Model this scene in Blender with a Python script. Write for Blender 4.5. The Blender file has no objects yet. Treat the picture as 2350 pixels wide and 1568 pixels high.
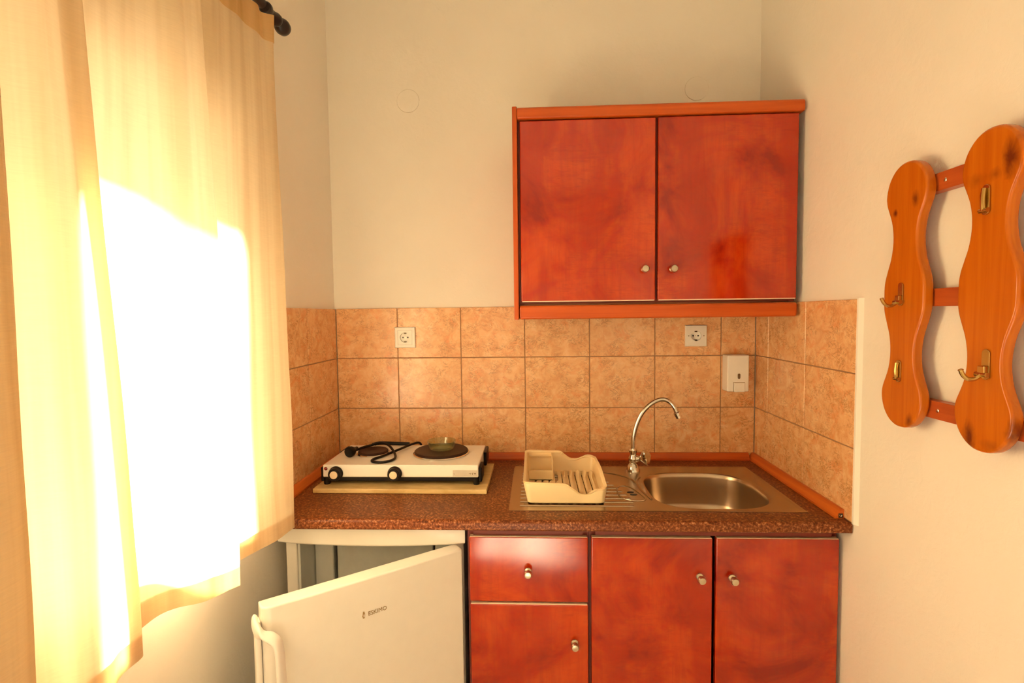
import bpy, bmesh, math, random
from mathutils import Vector, Matrix
random.seed(7)
S = bpy.context.scene
COL = S.collection

# ------------------------------------------------------------------ camera
YAW, PITCH, ROLL, FPX = 0.0459, 0.0539, -0.0119, 1162.8887
fw = Vector((-math.sin(YAW)*math.cos(PITCH), math.cos(YAW)*math.cos(PITCH), -math.sin(PITCH)))
rt = Vector((math.cos(YAW), math.sin(YAW), 0)); up = rt.cross(fw)
r2 = rt*math.cos(ROLL) + up*math.sin(ROLL); u2 = up*math.cos(ROLL) - rt*math.sin(ROLL)
cd = bpy.data.cameras.new('camera'); cam = bpy.data.objects.new('camera', cd); COL.objects.link(cam)
M = Matrix((r2, u2, -fw)).transposed().to_4x4(); M.translation = Vector((0.7846, -1.9673, 1.4573))
cam.matrix_world = M
cd.sensor_fit = 'HORIZONTAL'; cd.sensor_width = 36.0; cd.lens = FPX/2350*36.0; cd.clip_start = 0.02
S.camera = cam

# ------------------------------------------------------------------ light and exposure
w = bpy.data.worlds.new('sky'); S.world = w; w.use_nodes = True
bg = w.node_tree.nodes['Background']
bg.inputs[0].default_value = (1.0, 0.75, 0.49, 1); bg.inputs[1].default_value = 3.0
sun = bpy.data.lights.new('sun', 'SUN'); sun.energy = 110.0; sun.color = (1.0, 0.90, 0.74); sun.angle = 0.15
so = bpy.data.objects.new('sun', sun); COL.objects.link(so)
sd = Vector((0.98, 0.2, 0)).normalized()*math.cos(math.radians(45)); sd.z = -math.sin(math.radians(45))
so.rotation_euler = sd.to_track_quat('-Z', 'Y').to_euler()

def portal(loc, size, direction):
    l = bpy.data.lights.new('window_portal', 'AREA'); l.shape = 'RECTANGLE'; l.size, l.size_y = size
    l.cycles.is_portal = True
    o = bpy.data.objects.new('window_portal', l); COL.objects.link(o); o.location = loc
    o.rotation_euler = Vector(direction).to_track_quat('-Z', 'Z').to_euler()
W1 = (-1.33, -0.76, 0.97, 1.95)      # curtained window in the left wall: y0 y1 z0 z1
W2 = (-3.30, -2.20, 0.42, 2.05)      # bare window beside the camera, widened for more sun bounce off the floor
D1 = (0.03, 0.53, 0.02, 2.20)        # glazed door added in the rear wall for frontal fill: x0 x1 z0 z1
REAR = -4.3
portal((-0.21, (W1[0]+W1[1])/2, (W1[2]+W1[3])/2), (W1[1]-W1[0], W1[3]-W1[2]), (1, 0, 0))
portal((-0.21, (W2[0]+W2[1])/2, (W2[2]+W2[3])/2), (W2[1]-W2[0], W2[3]-W2[2]), (1, 0, 0))
portal(((D1[0]+D1[1])/2, REAR-0.16, (D1[2]+D1[3])/2), (D1[1]-D1[0], D1[3]-D1[2]), (0, 1, 0))

S.view_settings.view_transform = 'Standard'; S.view_settings.look = 'None'
S.view_settings.exposure = 0.27; S.view_settings.gamma = 1.0; S.view_settings.use_curve_mapping = False
S.cycles.use_denoising = True
S.cycles.max_bounces = 10; S.cycles.diffuse_bounces = 7; S.cycles.glossy_bounces = 4
S.cycles.transmission_bounces = 8; S.cycles.transparent_max_bounces = 12
S.cycles.sample_clamp_indirect = 6.0; S.cycles.caustics_reflective = False; S.cycles.caustics_refractive = False

# ------------------------------------------------------------------ materials
def lin(c):
    return tuple(((x/255)/12.92 if x/255 <= 0.04045 else ((x/255+0.055)/1.055)**2.4) for x in c) + (1,)

class NT:
    def __init__(s, name):
        s.m = bpy.data.materials.new(name); s.m.use_nodes = True
        s.t = s.m.node_tree; s.b = s.t.nodes['Principled BSDF']; s.out = s.t.nodes['Material Output']
    def n(s, kind, **kw):
        x = s.t.nodes.new('ShaderNode'+kind)
        for k, v in kw.items():
            if k in x.inputs.keys(): x.inputs[k].default_value = v
            else: setattr(x, k, v)
        return x
    def l(s, a, b): s.t.links.new(a, b)
    def coords(s, scale=(1, 1, 1), rand=False, rot=(0, 0, 0)):
        g = s.n('NewGeometry'); mp = s.n('Mapping'); mp.inputs['Scale'].default_value = scale; mp.inputs['Rotation'].default_value = rot
        if rand:
            oi = s.n('ObjectInfo'); mu = s.n('VectorMath', operation='SCALE'); cx = s.n('CombineXYZ')
            for i in range(3): s.l(oi.outputs['Random'], cx.inputs[i])
            mu.inputs['Scale'].default_value = 37.0; s.l(cx.outputs[0], mu.inputs[0])
            ad = s.n('VectorMath', operation='ADD'); s.l(g.outputs['Position'], ad.inputs[0]); s.l(mu.outputs[0], ad.inputs[1])
            s.l(ad.outputs[0], mp.inputs[0])
        else: s.l(g.outputs['Position'], mp.inputs[0])
        return mp.outputs[0]
    def noise(s, vec, scale, detail=4, rough=0.55, dist=0.0):
        x = s.n('TexNoise'); x.inputs['Scale'].default_value = scale; x.inputs['Detail'].default_value = detail
        x.inputs['Roughness'].default_value = rough; x.inputs['Distortion'].default_value = dist
        s.l(vec, x.inputs['Vector']); return x.outputs['Fac']
    def ramp(s, fac, stops):
        x = s.n('ValToRGB'); e = x.color_ramp.elements
        while len(e) < len(stops): e.new(0.5)
        for el, (p, c) in zip(e, stops): el.position = p; el.color = c if len(c) == 4 else tuple(c)+(1,)
        s.l(fac, x.inputs[0]); return x.outputs[0]
    def mix(s, fac, a, b, mode='MIX'):
        x = s.n('Mix', data_type='RGBA', blend_type=mode)
        for v, i in ((fac, 0), (a, 6), (b, 7)):
            if hasattr(v, 'is_linked'): s.l(v, x.inputs[i])
            else: x.inputs[i].default_value = v
        return x.outputs[2]
    def bump(s, h, strength=0.2, dist=0.001):
        x = s.n('Bump'); x.inputs['Strength'].default_value = strength; x.inputs['Distance'].default_value = dist
        s.l(h, x.inputs['Height']); s.l(x.outputs[0], s.b.inputs['Normal'])
    def set(s, **kw):
        for k, v in kw.items(): s.b.inputs[k.replace('_', ' ')].default_value = v
        return s

def plain(name, c, rough=0.5, metal=0.0, var=0.04, coat=0.0, scale=30, spec=0.5):
    t = NT(name); t.set(Roughness=rough, Metallic=metal, Coat_Weight=coat, Specular_IOR_Level=spec)
    f = t.noise(t.coords(), scale, 3)
    c = tuple(c[:3])
    t.l(t.ramp(f, [(0.3, tuple(x*(1-var) for x in c)), (0.7, tuple(min(1, x*(1+var)) for x in c))]), t.b.inputs['Base Color'])
    return t.m

KNOTS = [(-0.7928, 1.6703, 0.008, 0.0095, 1.0), (-0.8525, 1.690, 0.011, 0.018, 0.8), (-0.8508, 1.2191, 0.011, 0.020, 0.9), (-1.066, 1.712, 0.018, 0.042, 1.0),
         (-1.035, 1.690, 0.018, 0.012, 0.5), (-0.998, 1.6887, 0.022, 0.014, 0.4), (-1.003, 1.222, 0.015, 0.034, 1.0), (-1.086, 1.238, 0.015, 0.038, 1.0), (-1.05, 1.215, 0.030, 0.012, 0.4)]
def m_plaster():
    t = NT('painted_plaster'); v = t.coords()
    f = t.noise(v, 2.2, 4)
    t.l(t.ramp(f, [(0.3, (0.81, 0.775, 0.70)), (0.7, (0.85, 0.815, 0.745))]), t.b.inputs['Base Color'])
    t.set(Roughness=0.75)
    b1 = t.noise(v, 38, 5, 0.6, 0.6); t.bump(b1, 0.35, 0.003); return t.m

def m_tile():
    t = NT('marbled_peach_tile'); v = t.coords(rand=True)
    a = t.noise(v, 22, 5, 0.65, 1.2)
    base = t.ramp(a, [(0.30, (0.60, 0.29, 0.115)), (0.48, (0.70, 0.385, 0.175)), (0.66, (0.76, 0.47, 0.24))])
    r = t.noise(v, 15, 5, 0.7, 1.0); red = t.ramp(r, [(0.53, (0, 0, 0)), (0.70, (0.8, 0.8, 0.8))])
    c = t.mix(red, base, (0.68, 0.25, 0.085, 1))
    g = t.noise(t.coords(rand=True, scale=(1.0, 1.0, 1.5), rot=(0.2, 0.3, 0.5)), 34, 3, 0.6, 1.6)
    gv = t.ramp(g, [(0.43, (0, 0, 0)), (0.485, (0.8, 0.8, 0.8)), (0.535, (0, 0, 0))])
    patch = t.ramp(t.noise(v, 20, 3), [(0.40, (0, 0, 0)), (0.60, (1, 1, 1))])
    gm = t.mix(1.0, gv, patch, 'MULTIPLY')
    c = t.mix(gm, c, (0.33, 0.165, 0.06, 1))
    lt = t.noise(v, 50, 4, 0.7, 1.2); lm = t.ramp(lt, [(0.57, (0, 0, 0)), (0.72, (0.6, 0.6, 0.6))])
    c = t.mix(lm, c, (0.82, 0.57, 0.32, 1))
    t.l(c, t.b.inputs['Base Color']); t.set(Roughness=0.22)
    t.bump(t.noise(v, 60, 4, 0.6), 0.10, 0.001); return t.m

def m_cherry(name='cherry_laminate', rough=0.095):
    t = NT(name); v = t.coords(rand=True)
    big = t.noise(v, 4.0, 5, 0.62, 0.9)
    c = t.ramp(big, [(0.36, (0.23, 0.006, 0.0005)), (0.46, (0.35, 0.018, 0.0012)), (0.56, (0.42, 0.035, 0.0025)), (0.70, (0.48, 0.054, 0.004))])
    # upright figure in slabs
    sl = t.noise(t.coords((7, 7, 1.1), True), 1.3, 3, 0.5, 0.3)
    c = t.mix(t.ramp(sl, [(0.50, (0, 0, 0)), (0.60, (0.7, 0.7, 0.7))]), c, (0.33, 0.014, 0.0012, 1))
    st = t.noise(t.coords((42, 42, 3.0), True), 1.6, 6, 0.7, 0.6)
    c = t.mix(t.ramp(st, [(0.46, (0, 0, 0)), (0.74, (0.55, 0.55, 0.55))]), c, (0.25, 0.013, 0.0015, 1))
    fl = t.noise(t.coords((9, 9, 46), True, (0, 0.25, 0)), 1.6, 6, 0.72, 1.8)
    flm = t.ramp(fl, [(0.47, (0, 0, 0)), (0.72, (0.7, 0.7, 0.7))])
    pm = t.ramp(t.noise(v, 6, 3), [(0.45, (0, 0, 0)), (0.60, (1, 1, 1))])
    c = t.mix(t.mix(1.0, flm, pm, 'MULTIPLY'), c, (0.24, 0.012, 0.0015, 1))
    t.l(c, t.b.inputs['Base Color']); t.set(Roughness=rough, Specular_IOR_Level=0.6)
    t.bump(t.noise(v, 5, 1), 0.04, 0.010); return t.m

def m_grain(name, c0, c1, scale=(30, 1.2, 30), rough=0.3, knots=False, knot_scale=6):
    t = NT(name); f = t.noise(t.coords(scale, True), 2.0, 5, 0.6, 0.6)
    c = t.ramp(f, [(0.3, c0), (0.7, c1)])
    if knots:
        gp = t.n('NewGeometry').outputs['Position']; nz = t.noise(t.coords((60, 60, 30)), 1.0, 3, 0.6, 0.5)
        for ky, kz, ry, rz, dark in KNOTS:
            sb = t.n('VectorMath', operation='SUBTRACT'); t.l(gp, sb.inputs[0]); sb.inputs[1].default_value = (0, ky, kz)
            sc = t.n('VectorMath', operation='MULTIPLY'); t.l(sb.outputs[0], sc.inputs[0]); sc.inputs[1].default_value = (0, 1/ry, 1/rz)
            ln = t.n('VectorMath', operation='LENGTH'); t.l(sc.outputs[0], ln.inputs[0])
            ad = t.n('Math', operation='MULTIPLY_ADD'); t.l(nz, ad.inputs[0]); ad.inputs[1].default_value = 1.3; t.l(ln.outputs['Value'], ad.inputs[2])
            dv = t.n('Math', operation='MULTIPLY'); t.l(ad.outputs[0], dv.inputs[0]); dv.inputs[1].default_value = 0.55
            km = t.ramp(dv.outputs[0], [(0.45, (dark, dark, dark)), (0.95, (0, 0, 0))])
            c = t.mix(km, c, (0.13, 0.022, 0.004, 1))
    t.l(c, t.b.inputs['Base Color']); t.set(Roughness=rough, Specular_IOR_Level=0.35); t.bump(f, 0.06, 0.002); return t.m

def m_granite():
    t = NT('granite_laminate'); v = t.coords()
    a = t.noise(v, 150, 3, 0.7); b = t.noise(v, 14, 3)
    c = t.ramp(a, [(0.32, (0.045, 0.010, 0.003)), (0.47, (0.14, 0.034, 0.009)), (0.57, (0.25, 0.076, 0.022)), (0.68, (0.50, 0.24, 0.10))])
    c = t.mix(t.ramp(b, [(0.4, (0, 0, 0)), (0.65, (0.35, 0.35, 0.35))]), c, (0.10, 0.022, 0.006, 1))
    t.l(c, t.b.inputs['Base Color']); t.set(Roughness=0.34, Specular_IOR_Level=0.2); return t.m

def m_steel(name='brushed_steel', c=(0.52, 0.40, 0.28), rough=0.27):
    t = NT(name); f = t.noise(t.coords((6, 160, 160)), 3, 3)
    t.l(t.ramp(f, [(0.3, tuple(x*0.9 for x in c)), (0.7, c)]), t.b.inputs['Base Color'])
    t.set(Metallic=1.0, Roughness=rough); return t.m

def m_curtain(name, c, trans=0.52, weave=True):
    t = NT(name); v = t.coords()
    f = t.noise(t.coords((18, 18, 260)), 2.0, 4, 0.6)
    c0 = tuple(x*0.93 for x in c); col = t.ramp(f, [(0.3, c0), (0.7, c)])
    fold_shade = t.noise(t.coords((34, 34, 0.7)), 1.0, 3, 0.5); col = t.mix(1.0, col, t.ramp(fold_shade, [(0.35, (0.86, 0.82, 0.76)), (0.62, (1, 1, 1))]), 'MULTIPLY')  # streaks: uneven cloth thickness, plus soft fold shading put into the colour
    d = t.n('BsdfDiffuse'); tr = t.n('BsdfTranslucent'); mx = t.n('MixShader'); mx.inputs[0].default_value = trans
    t.l(col, d.inputs[0]); t.l(col, tr.inputs[0]); t.l(d.outputs[0], mx.inputs[1]); t.l(tr.outputs[0], mx.inputs[2])
    bp = t.n('Bump'); bp.inputs['Strength'].default_value = 0.25; bp.inputs['Distance'].default_value = 0.0015
    cr = t.noise(t.coords((14, 14, 60)), 3, 5, 0.7, 1.0)
    t.l(cr, bp.inputs['Height']); t.l(bp.outputs[0], d.inputs['Normal'])
    t.t.nodes.remove(t.b); t.l(mx.outputs[0], t.out.inputs[0]); return t.m

def m_pane(name='window_glass', tint=(0.97, 0.98, 0.97, 1), base=0.03, power=5.0):
    t = NT(name); tr = t.n('BsdfTransparent'); gl = t.n('BsdfGlossy'); gl.inputs['Roughness'].default_value = 0.02
    lw = t.n('LayerWeight'); pw = t.n('Math', operation='POWER'); pw.inputs[1].default_value = power
    fr = t.n('Math', operation='MULTIPLY_ADD'); fr.inputs[1].default_value = 0.9; fr.inputs[2].default_value = base; mx = t.n('MixShader')
    t.l(lw.outputs['Facing'], pw.inputs[0]); t.l(pw.outputs[0], fr.inputs[0])
    tr.inputs[0].default_value = tint
    t.l(fr.outputs[0], mx.inputs[0]); t.l(tr.outputs[0], mx.inputs[1]); t.l(gl.outputs[0], mx.inputs[2])
    t.t.nodes.remove(t.b); t.l(mx.outputs[0], t.out.inputs[0]); return t.m

PLASTER = m_plaster(); TILE = m_tile(); CHERRY = m_cherry()
GROUT = plain('brown_grout', (0.30, 0.17, 0.09), 0.85)
TRIMW = m_grain('orange_wood_trim', (0.36, 0.050, 0.004), (0.48, 0.085, 0.009), (1.2, 30, 30), 0.3)
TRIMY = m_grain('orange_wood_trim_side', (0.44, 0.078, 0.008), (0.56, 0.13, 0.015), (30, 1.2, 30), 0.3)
TRIMZ = m_grain('orange_wood_upright', (0.36, 0.050, 0.004), (0.48, 0.085, 0.009), (30, 30, 1.2), 0.3)
CARC = plain('dark_cherry_carcass', (0.16, 0.014, 0.003), 0.5)
BAND = plain('beige_highlight_band', (0.80, 0.62, 0.45), 0.25)  # pale tone also paints in the highlight along the door edges
PINE = m_grain('varnished_pine', (0.38, 0.078, 0.002), (0.48, 0.122, 0.004), (34, 34, 1.3), 0.22, True)
RAILW = m_grain('red_brown_rail', (0.30, 0.045, 0.008), (0.42, 0.08, 0.014), (1.2, 1.2, 30), 0.35)
CRACK = plain('paint_crack', (0.50, 0.42, 0.31), 0.8)
GRANITE = m_granite(); STEEL = m_steel(); CHROME = m_steel('chrome', (0.75, 0.72, 0.66), 0.10)
NICKEL = m_steel('satin_nickel', (0.62, 0.55, 0.42), 0.28)
BRASS = plain('aged_brass', (0.55, 0.38, 0.13), 0.25, 1.0)
WHITEP = plain('white_plastic', (0.82, 0.80, 0.74), 0.35, 0, 0.015)
FRIDGEW = plain('white_enamel', (0.83, 0.80, 0.74), 0.28, 0, 0.012)
LINER = plain('fridge_liner', (0.68, 0.69, 0.66), 0.4, 0, 0.015)
HANDW = plain('white_handle_plastic', (0.86, 0.83, 0.78), 0.3, 0, 0.01)
CREAMP = plain('cream_plastic', (0.84, 0.66, 0.38), 0.42, 0, 0.015)
BLACK = plain('black_plastic', (0.006, 0.004, 0.003), 0.4, spec=0.22)
DARKHOLE = plain('dark_recess', (0.03, 0.02, 0.012), 0.8)
RUBBER = plain('black_rubber', (0.007, 0.005, 0.003), 0.45, spec=0.22)
IRON = plain('cast_iron', (0.03, 0.011, 0.005), 0.5, spec=0.25)
MARBLE = m_grain('yellow_marble', (0.50, 0.33, 0.12), (0.72, 0.55, 0.27), (6, 14, 14), 0.3)
RED = plain('red_lens', (0.16, 0.01, 0.006), 0.2)
BADGE = plain('silver_badge', (0.62, 0.56, 0.46), 0.35, 0.3)
INK = plain('brown_ink', (0.14, 0.09, 0.035), 0.5)
LOGO = plain('bronze_logo', (0.33, 0.22, 0.09), 0.4, 0.3)
RODM = plain('black_brown_rod', (0.012, 0.006, 0.004), 0.35, spec=0.3)
CURT = m_curtain('cream_curtain_cloth', (0.88, 0.75, 0.54))
HEMM = m_curtain('curtain_hem_cloth', (0.80, 0.58, 0.30), 0.5)
PANE = m_pane(); GLASS = m_pane('clear_glass', (0.86, 0.92, 0.82, 1), 0.05, 3.0)
FRAMEW = plain('white_window_frame', (0.80, 0.79, 0.75), 0.4)
FLOORM = plain('pale_floor_tile', (0.70, 0.63, 0.52), 0.6, 0, 0.06, 0, 6)
CEILM = plain('white_ceiling', (0.82, 0.79, 0.72), 0.8)
SHUT = plain('added_beige_shutter', (0.72, 0.68, 0.58), 0.5)
OUTG = plain('outdoor_paving', (0.5, 0.46, 0.38), 0.8)

# ------------------------------------------------------------------ mesh helpers
def tag(o, label=None, cat=None, group=None, kind=None):
    if label: o['label'] = label
    if cat: o['category'] = cat
    if group: o['group'] = group
    if kind: o['kind'] = kind
    return o

def thing(name, label, cat, loc, group=None):
    o = bpy.data.objects.new(name, None); COL.objects.link(o); o.location = loc; o.empty_display_size = 0.05
    return tag(o, label, cat, group)

def wloc(p):
    v = Vector((0, 0, 0))
    while p: v += p.location; p = p.parent
    return v

def obj(name, bm, mat, parent=None, loc=None, smooth=35, label=None):
    """one mesh object; bm is in world space, the origin goes to loc (or the parent's origin)"""
    base = wloc(parent); org = Vector(loc) if loc is not None else base.copy()
    bmesh.ops.recalc_face_normals(bm, faces=bm.faces[:])
    bmesh.ops.translate(bm, verts=bm.verts[:], vec=-org)
    me = bpy.data.meshes.new(name); bm.to_mesh(me); bm.free()
    me.materials.append(mat)
    if smooth:
        for p in me.polygons: p.use_smooth = True
        me.set_sharp_from_angle(angle=math.radians(smooth))
    o = bpy.data.objects.new(name, me); COL.objects.link(o)
    if smooth and smooth < 90:
        wn = o.modifiers.new('weighted_normals', 'WEIGHTED_NORMAL'); wn.keep_sharp = True; wn.weight = 80
    if parent: o.parent = parent
    o.location = org-base
    if label: o['label'] = label
    return o

def box(bm, x0, x1, y0, y1, z0, z1, bev=0.0, seg=2, mat=None):
    c = Matrix.Translation(((x0+x1)/2, (y0+y1)/2, (z0+z1)/2)) @ Matrix.Diagonal((abs(x1-x0), abs(y1-y0), abs(z1-z0), 1))
    if mat is not None: c = mat @ c
    r = bmesh.ops.create_cube(bm, size=1.0, matrix=c)
    if bev > 0:
        es = list({e for v in r['verts'] for e in v.link_edges})
        bmesh.ops.bevel(bm, geom=es, offset=bev, segments=seg, affect='EDGES', profile=0.5)
    return bm

def B(*a, **k):
    return box(bmesh.new(), *a, **k)

def lathe(bm, prof, mat, n=24):
    """prof: list of (r, h) along local +Z of mat"""
    rings = []
    for r, h in prof:
        if r < 1e-5: rings.append([bm.verts.new(mat @ Vector((0, 0, h)))])
        else: rings.append([bm.verts.new(mat @ Vector((r*math.cos(2*math.pi*i/n), r*math.sin(2*math.pi*i/n), h))) for i in range(n)])
    for a, b in zip(rings, rings[1:]):
        for i in range(n):
            j = (i+1) % n
            if len(a) == 1 and len(b) == 1: continue
            if len(a) == 1: bm.faces.new((a[0], b[i], b[j]))
            elif len(b) == 1: bm.faces.new((a[i], a[j], b[0]))
            else: bm.faces.new((a[i], a[j], b[j], b[i]))
    return bm

def axis(origin, direction):
    q = Vector(direction).to_track_quat('Z', 'Y')
    return Matrix.Translation(origin) @ q.to_matrix().to_4x4()

def spline(pts, n=12):
    P = [Vector(p) for p in pts]; out = []
    for i in range(len(P)-1):
        p0 = P[max(i-1, 0)]; p1 = P[i]; p2 = P[i+1]; p3 = P[min(i+2, len(P)-1)]
        for k in range(n):
            t = k/n
            out.append(0.5*((2*p1)+(p2-p0)*t+(2*p0-5*p1+4*p2-p3)*t*t+(3*p1-p0-3*p2+p3)*t*t*t))
    out.append(P[-1]); return out

def tube(bm, pts, r, n=10, close=True):
    pts = [Vector(p) for p in pts]; rings = []; prev = None
    for i, p in enumerate(pts):
        t = (pts[min(i+1, len(pts)-1)]-pts[max(i-1, 0)]).normalized()
        if prev is None:
            a = Vector((0, 0, 1)) if abs(t.z) < 0.9 else Vector((1, 0, 0)); u = t.cross(a).normalized()
        else: u = (prev-t*prev.dot(t)).normalized()
        prev = u; v = t.cross(u); rr = r[i] if isinstance(r, (list, tuple)) else r
        rings.append([bm.verts.new(p+(u*math.cos(2*math.pi*k/n)+v*math.sin(2*math.pi*k/n))*rr) for k in range(n)])
    for a, b in zip(rings, rings[1:]):
        for i in range(n): bm.faces.new((a[i], a[(i+1) % n], b[(i+1) % n], b[i]))
    if close: bm.faces.new(rings[0][::-1]); bm.faces.new(rings[-1])
    return bm

def prism(bm, outline, vec, bev=0.0, seg=3):
    """outline: list of world points (planar), extruded by vec; bevels the rim of both caps"""
    a = [bm.verts.new(p) for p in outline]; b = [bm.verts.new(Vector(p)+Vector(vec)) for p in outline]; n = len(a)
    fa = bm.faces.new(a); fb = bm.faces.new(b[::-1])
    for i in range(n): bm.faces.new((a[i], b[i], b[(i+1) % n], a[(i+1) % n]))
    if bev:
        bmesh.ops.recalc_face_normals(bm, faces=bm.faces[:])
        bmesh.ops.bevel(bm, geom=list(set(fa.edges) | set(fb.edges)), offset=bev, segments=seg, affect='EDGES', profile=0.5)
    return bm

def copy_tree(o, name=None, parent=None):
    c = o.copy(); COL.objects.link(c)
    if parent: c.parent = parent
    for ch in [x for x in bpy.data.objects if x.parent == o]: copy_tree(ch, None, c)
    return c

def text_mesh(body, size, mat4, depth=0.0004, stretch=1.0, shear=0.0):
    cu = bpy.data.curves.new('lettering', 'FONT'); cu.body = body; cu.size = size; cu.extrude = depth
    cu.align_x = 'CENTER'; cu.align_y = 'CENTER'; cu.shear = shear; cu.resolution_u = 3
    t = bpy.data.objects.new('lettering', cu); COL.objects.link(t)
    dg = bpy.context.evaluated_depsgraph_get(); me = bpy.data.meshes.new_from_object(t.evaluated_get(dg))
    bpy.data.objects.remove(t); bm = bmesh.new(); bm.from_mesh(me); bpy.data.meshes.remove(me); bpy.data.curves.remove(cu)
    bmesh.ops.transform(bm, matrix=mat4 @ Matrix.Diagonal((stretch, 1, 1, 1)), verts=bm.verts[:]); return bm

# ------------------------------------------------------------------ room shell
XL, XR, YB, H = -0.008, 1.631, 0.008, 2.72        # plaster planes
def struct(o, label, cat): return tag(o, label, cat, kind='structure')

def wall_with_hole(axis_, c0, c1, a0, a1, z0, z1, holes):
    """wall slab between c0..c1 in thickness, a0..a1 along, with rectangular holes (b0,b1,h0,h1)"""
    bm = bmesh.new()
    def add(p0, p1, q0, q1):
        if p1-p0 < 1e-4 or q1-q0 < 1e-4: return
        if axis_ == 'x': box(bm, c0, c1, p0, p1, q0, q1)
        else: box(bm, p0, p1, c0, c1, q0, q1)
    cur = a0
    for b0, b1, h0, h1 in sorted(holes):
        add(cur, b0, z0, z1); add(b0, b1, z0, h0); add(b0, b1, h1, z1); cur = b1
    add(cur, a1, z0, z1); return bm

wall_back = struct(obj('wall_back', B(XL-0.22, XR+0.15, YB, YB+0.15, 0, H), PLASTER, smooth=0), 'cream painted plaster wall behind the worktop and wall cabinet', 'wall')
wall_left = struct(obj('wall_left', wall_with_hole('x', XL-0.22, XL, REAR-0.15, YB, 0, H, [W1, W2]), PLASTER, smooth=0), 'cream plaster wall on the left behind the curtain', 'wall')
wall_right = struct(obj('wall_right', B(XR, XR+0.15, REAR-0.15, YB, 0, H), PLASTER, smooth=0), 'cream plaster wall on the right carrying the wooden coat rack', 'wall')
wall_rear = struct(obj('wall_rear', wall_with_hole('y', REAR-0.15, REAR, XL, XR, 0, H, [D1]), PLASTER, smooth=0), 'cream plaster wall behind the camera with an added glazed door', 'wall')
floor = struct(obj('floor', B(XL-0.22, XR+0.15, REAR-0.15, YB+0.15, -0.1, 0), FLOORM, smooth=0), 'pale tiled room floor', 'floor')
ceiling = struct(obj('ceiling', B(XL-0.22, XR+0.15, REAR-0.15, YB+0.15, H, H+0.12), CEILM, smooth=0), 'white room ceiling', 'ceiling')

# windows: frame, sashes and panes
def window(name, label, y0, y1, z0, z1, xs, xc, rails=()):
    t = struct(thing(name, label, 'window', (xc, (y0+y1)/2, z0)), label, 'window')
    bm = bmesh.new(); f = 0.05
    box(bm, xc-0.03, xc+0.03, y0, y0+f, z0, z1, 0.004); box(bm, xc-0.03, xc+0.03, y1-f, y1, z0, z1, 0.004)
    box(bm, xc-0.03, xc+0.03, y0+f, y1-f, z0, z0+f, 0.004); box(bm, xc-0.03, xc+0.03, y0+f, y1-f, z1-f, z1, 0.004)
    obj('window_frame', bm, FRAMEW, t)
    edges = [y0+f]+list(xs)+[y1-f]
    for m in xs: obj('mullion', B(xc-0.025, xc+0.025, m-0.025, m+0.025, z0+f, z1-f, bev=0.003), FRAMEW, t)
    for z in rails: obj('glazing_bar', B(xc-0.018, xc+0.018, y0+f, y1-f, z-0.014, z+0.014, bev=0.003), FRAMEW, t)
    for a, b in zip(edges, edges[1:]): obj('pane', B(xc-0.003, xc+0.003, a, b, z0+f, z1-f), PANE, t, smooth=0)
    obj('window_sill', B(xc+0.03, XL+0.01, y0, y1, z0-0.005, z0+0.015, bev=0.003), FRAMEW, t)
    return t
window('window_1', 'white framed window behind the cream curtain in the left wall', W1[0], W1[1], W1[2], W1[3], [], -0.15)
w2 = window('window_2', 'bare white framed window in the left wall beside the camera, added shutter half down', W2[0], W2[1], W2[2], W2[3], [], -0.15, [0.75])
for k in range(17):
    obj('added_shutter_slat', B(-0.215, -0.200, W2[0]+0.01, W2[1]-0.01, 1.16+k*0.051, 1.208+k*0.051, bev=0.004, seg=1), SHUT, w2)  # unseen shutter added to limit the sun patch on the floor
d1 = struct(thing('fill_door', 'glazed white door added behind the camera for fill light', 'door', ((D1[0]+D1[1])/2, REAR-0.08, 0)), 'glazed white door added behind the camera for fill light', 'door')  # out-of-view door added to let in fill light from behind
bm = bmesh.new(); yc = REAR-0.08
for a, b in ((D1[0], D1[0]+0.07), (D1[1]-0.07, D1[1])): box(bm, a, b, yc-0.03, yc+0.03, D1[2], D1[3], 0.004)
for a, b in ((D1[2], D1[2]+0.12), (D1[3]-0.07, D1[3])): box(bm, D1[0]+0.07, D1[1]-0.07, yc-0.028, yc+0.028, a, b, 0.004)
obj('door_frame', bm, FRAMEW, d1)
for a, b in ((D1[0]+0.07, D1[1]-0.07),): obj('pane', B(a, b, yc-0.003, yc+0.003, 0.14, D1[3]-0.07), PANE, d1, smooth=0)

# ------------------------------------------------------------------ wall tiles
TH = 0.008; G = 0.0016
rows = [(0.690, 0.8885), (0.8885+0.0015, 1.09), (1.09, 1.29), (1.29, 1.4872)]
rows = [(0.89, 1.09), (1.09, 1.29), (1.29, 1.4872)]
mesh_cache = {}
def tile(parent, a0, a1, z0, z1, side):
    wd, ht = round(a1-a0-2*G, 4), round(z1-z0-2*G, 4); key = (wd, ht, side)
    if side == 'back': ctr = Vector(((a0+a1)/2, TH/2, (z0+z1)/2))
    elif side == 'left': ctr = Vector((-TH/2, -(a0+a1)/2, (z0+z1)/2))
    else: ctr = Vector((1.6229+TH/2, -(a0+a1)/2, (z0+z1)/2))
    if key not in mesh_cache:
        d = (wd, TH, ht) if side == 'back' else (TH, wd, ht)
        o = obj('tile', B(-d[0]/2, d[0]/2, -d[1]/2, d[1]/2, -d[2]/2, d[2]/2, bev=0.0012, seg=1), TILE, None, (0, 0, 0), 0)
        mesh_cache[key] = o.data
    else:
        o = bpy.data.objects.new('tile', mesh_cache[key]); COL.objects.link(o)
    o.parent = parent; o.location = ctr
J = 0.2443
cols = [(0.0, J)]+[(J+0.25*i, J+0.25*(i+1)) for i in range(5)]+[(J+1.25, 1.6229)]
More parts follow.
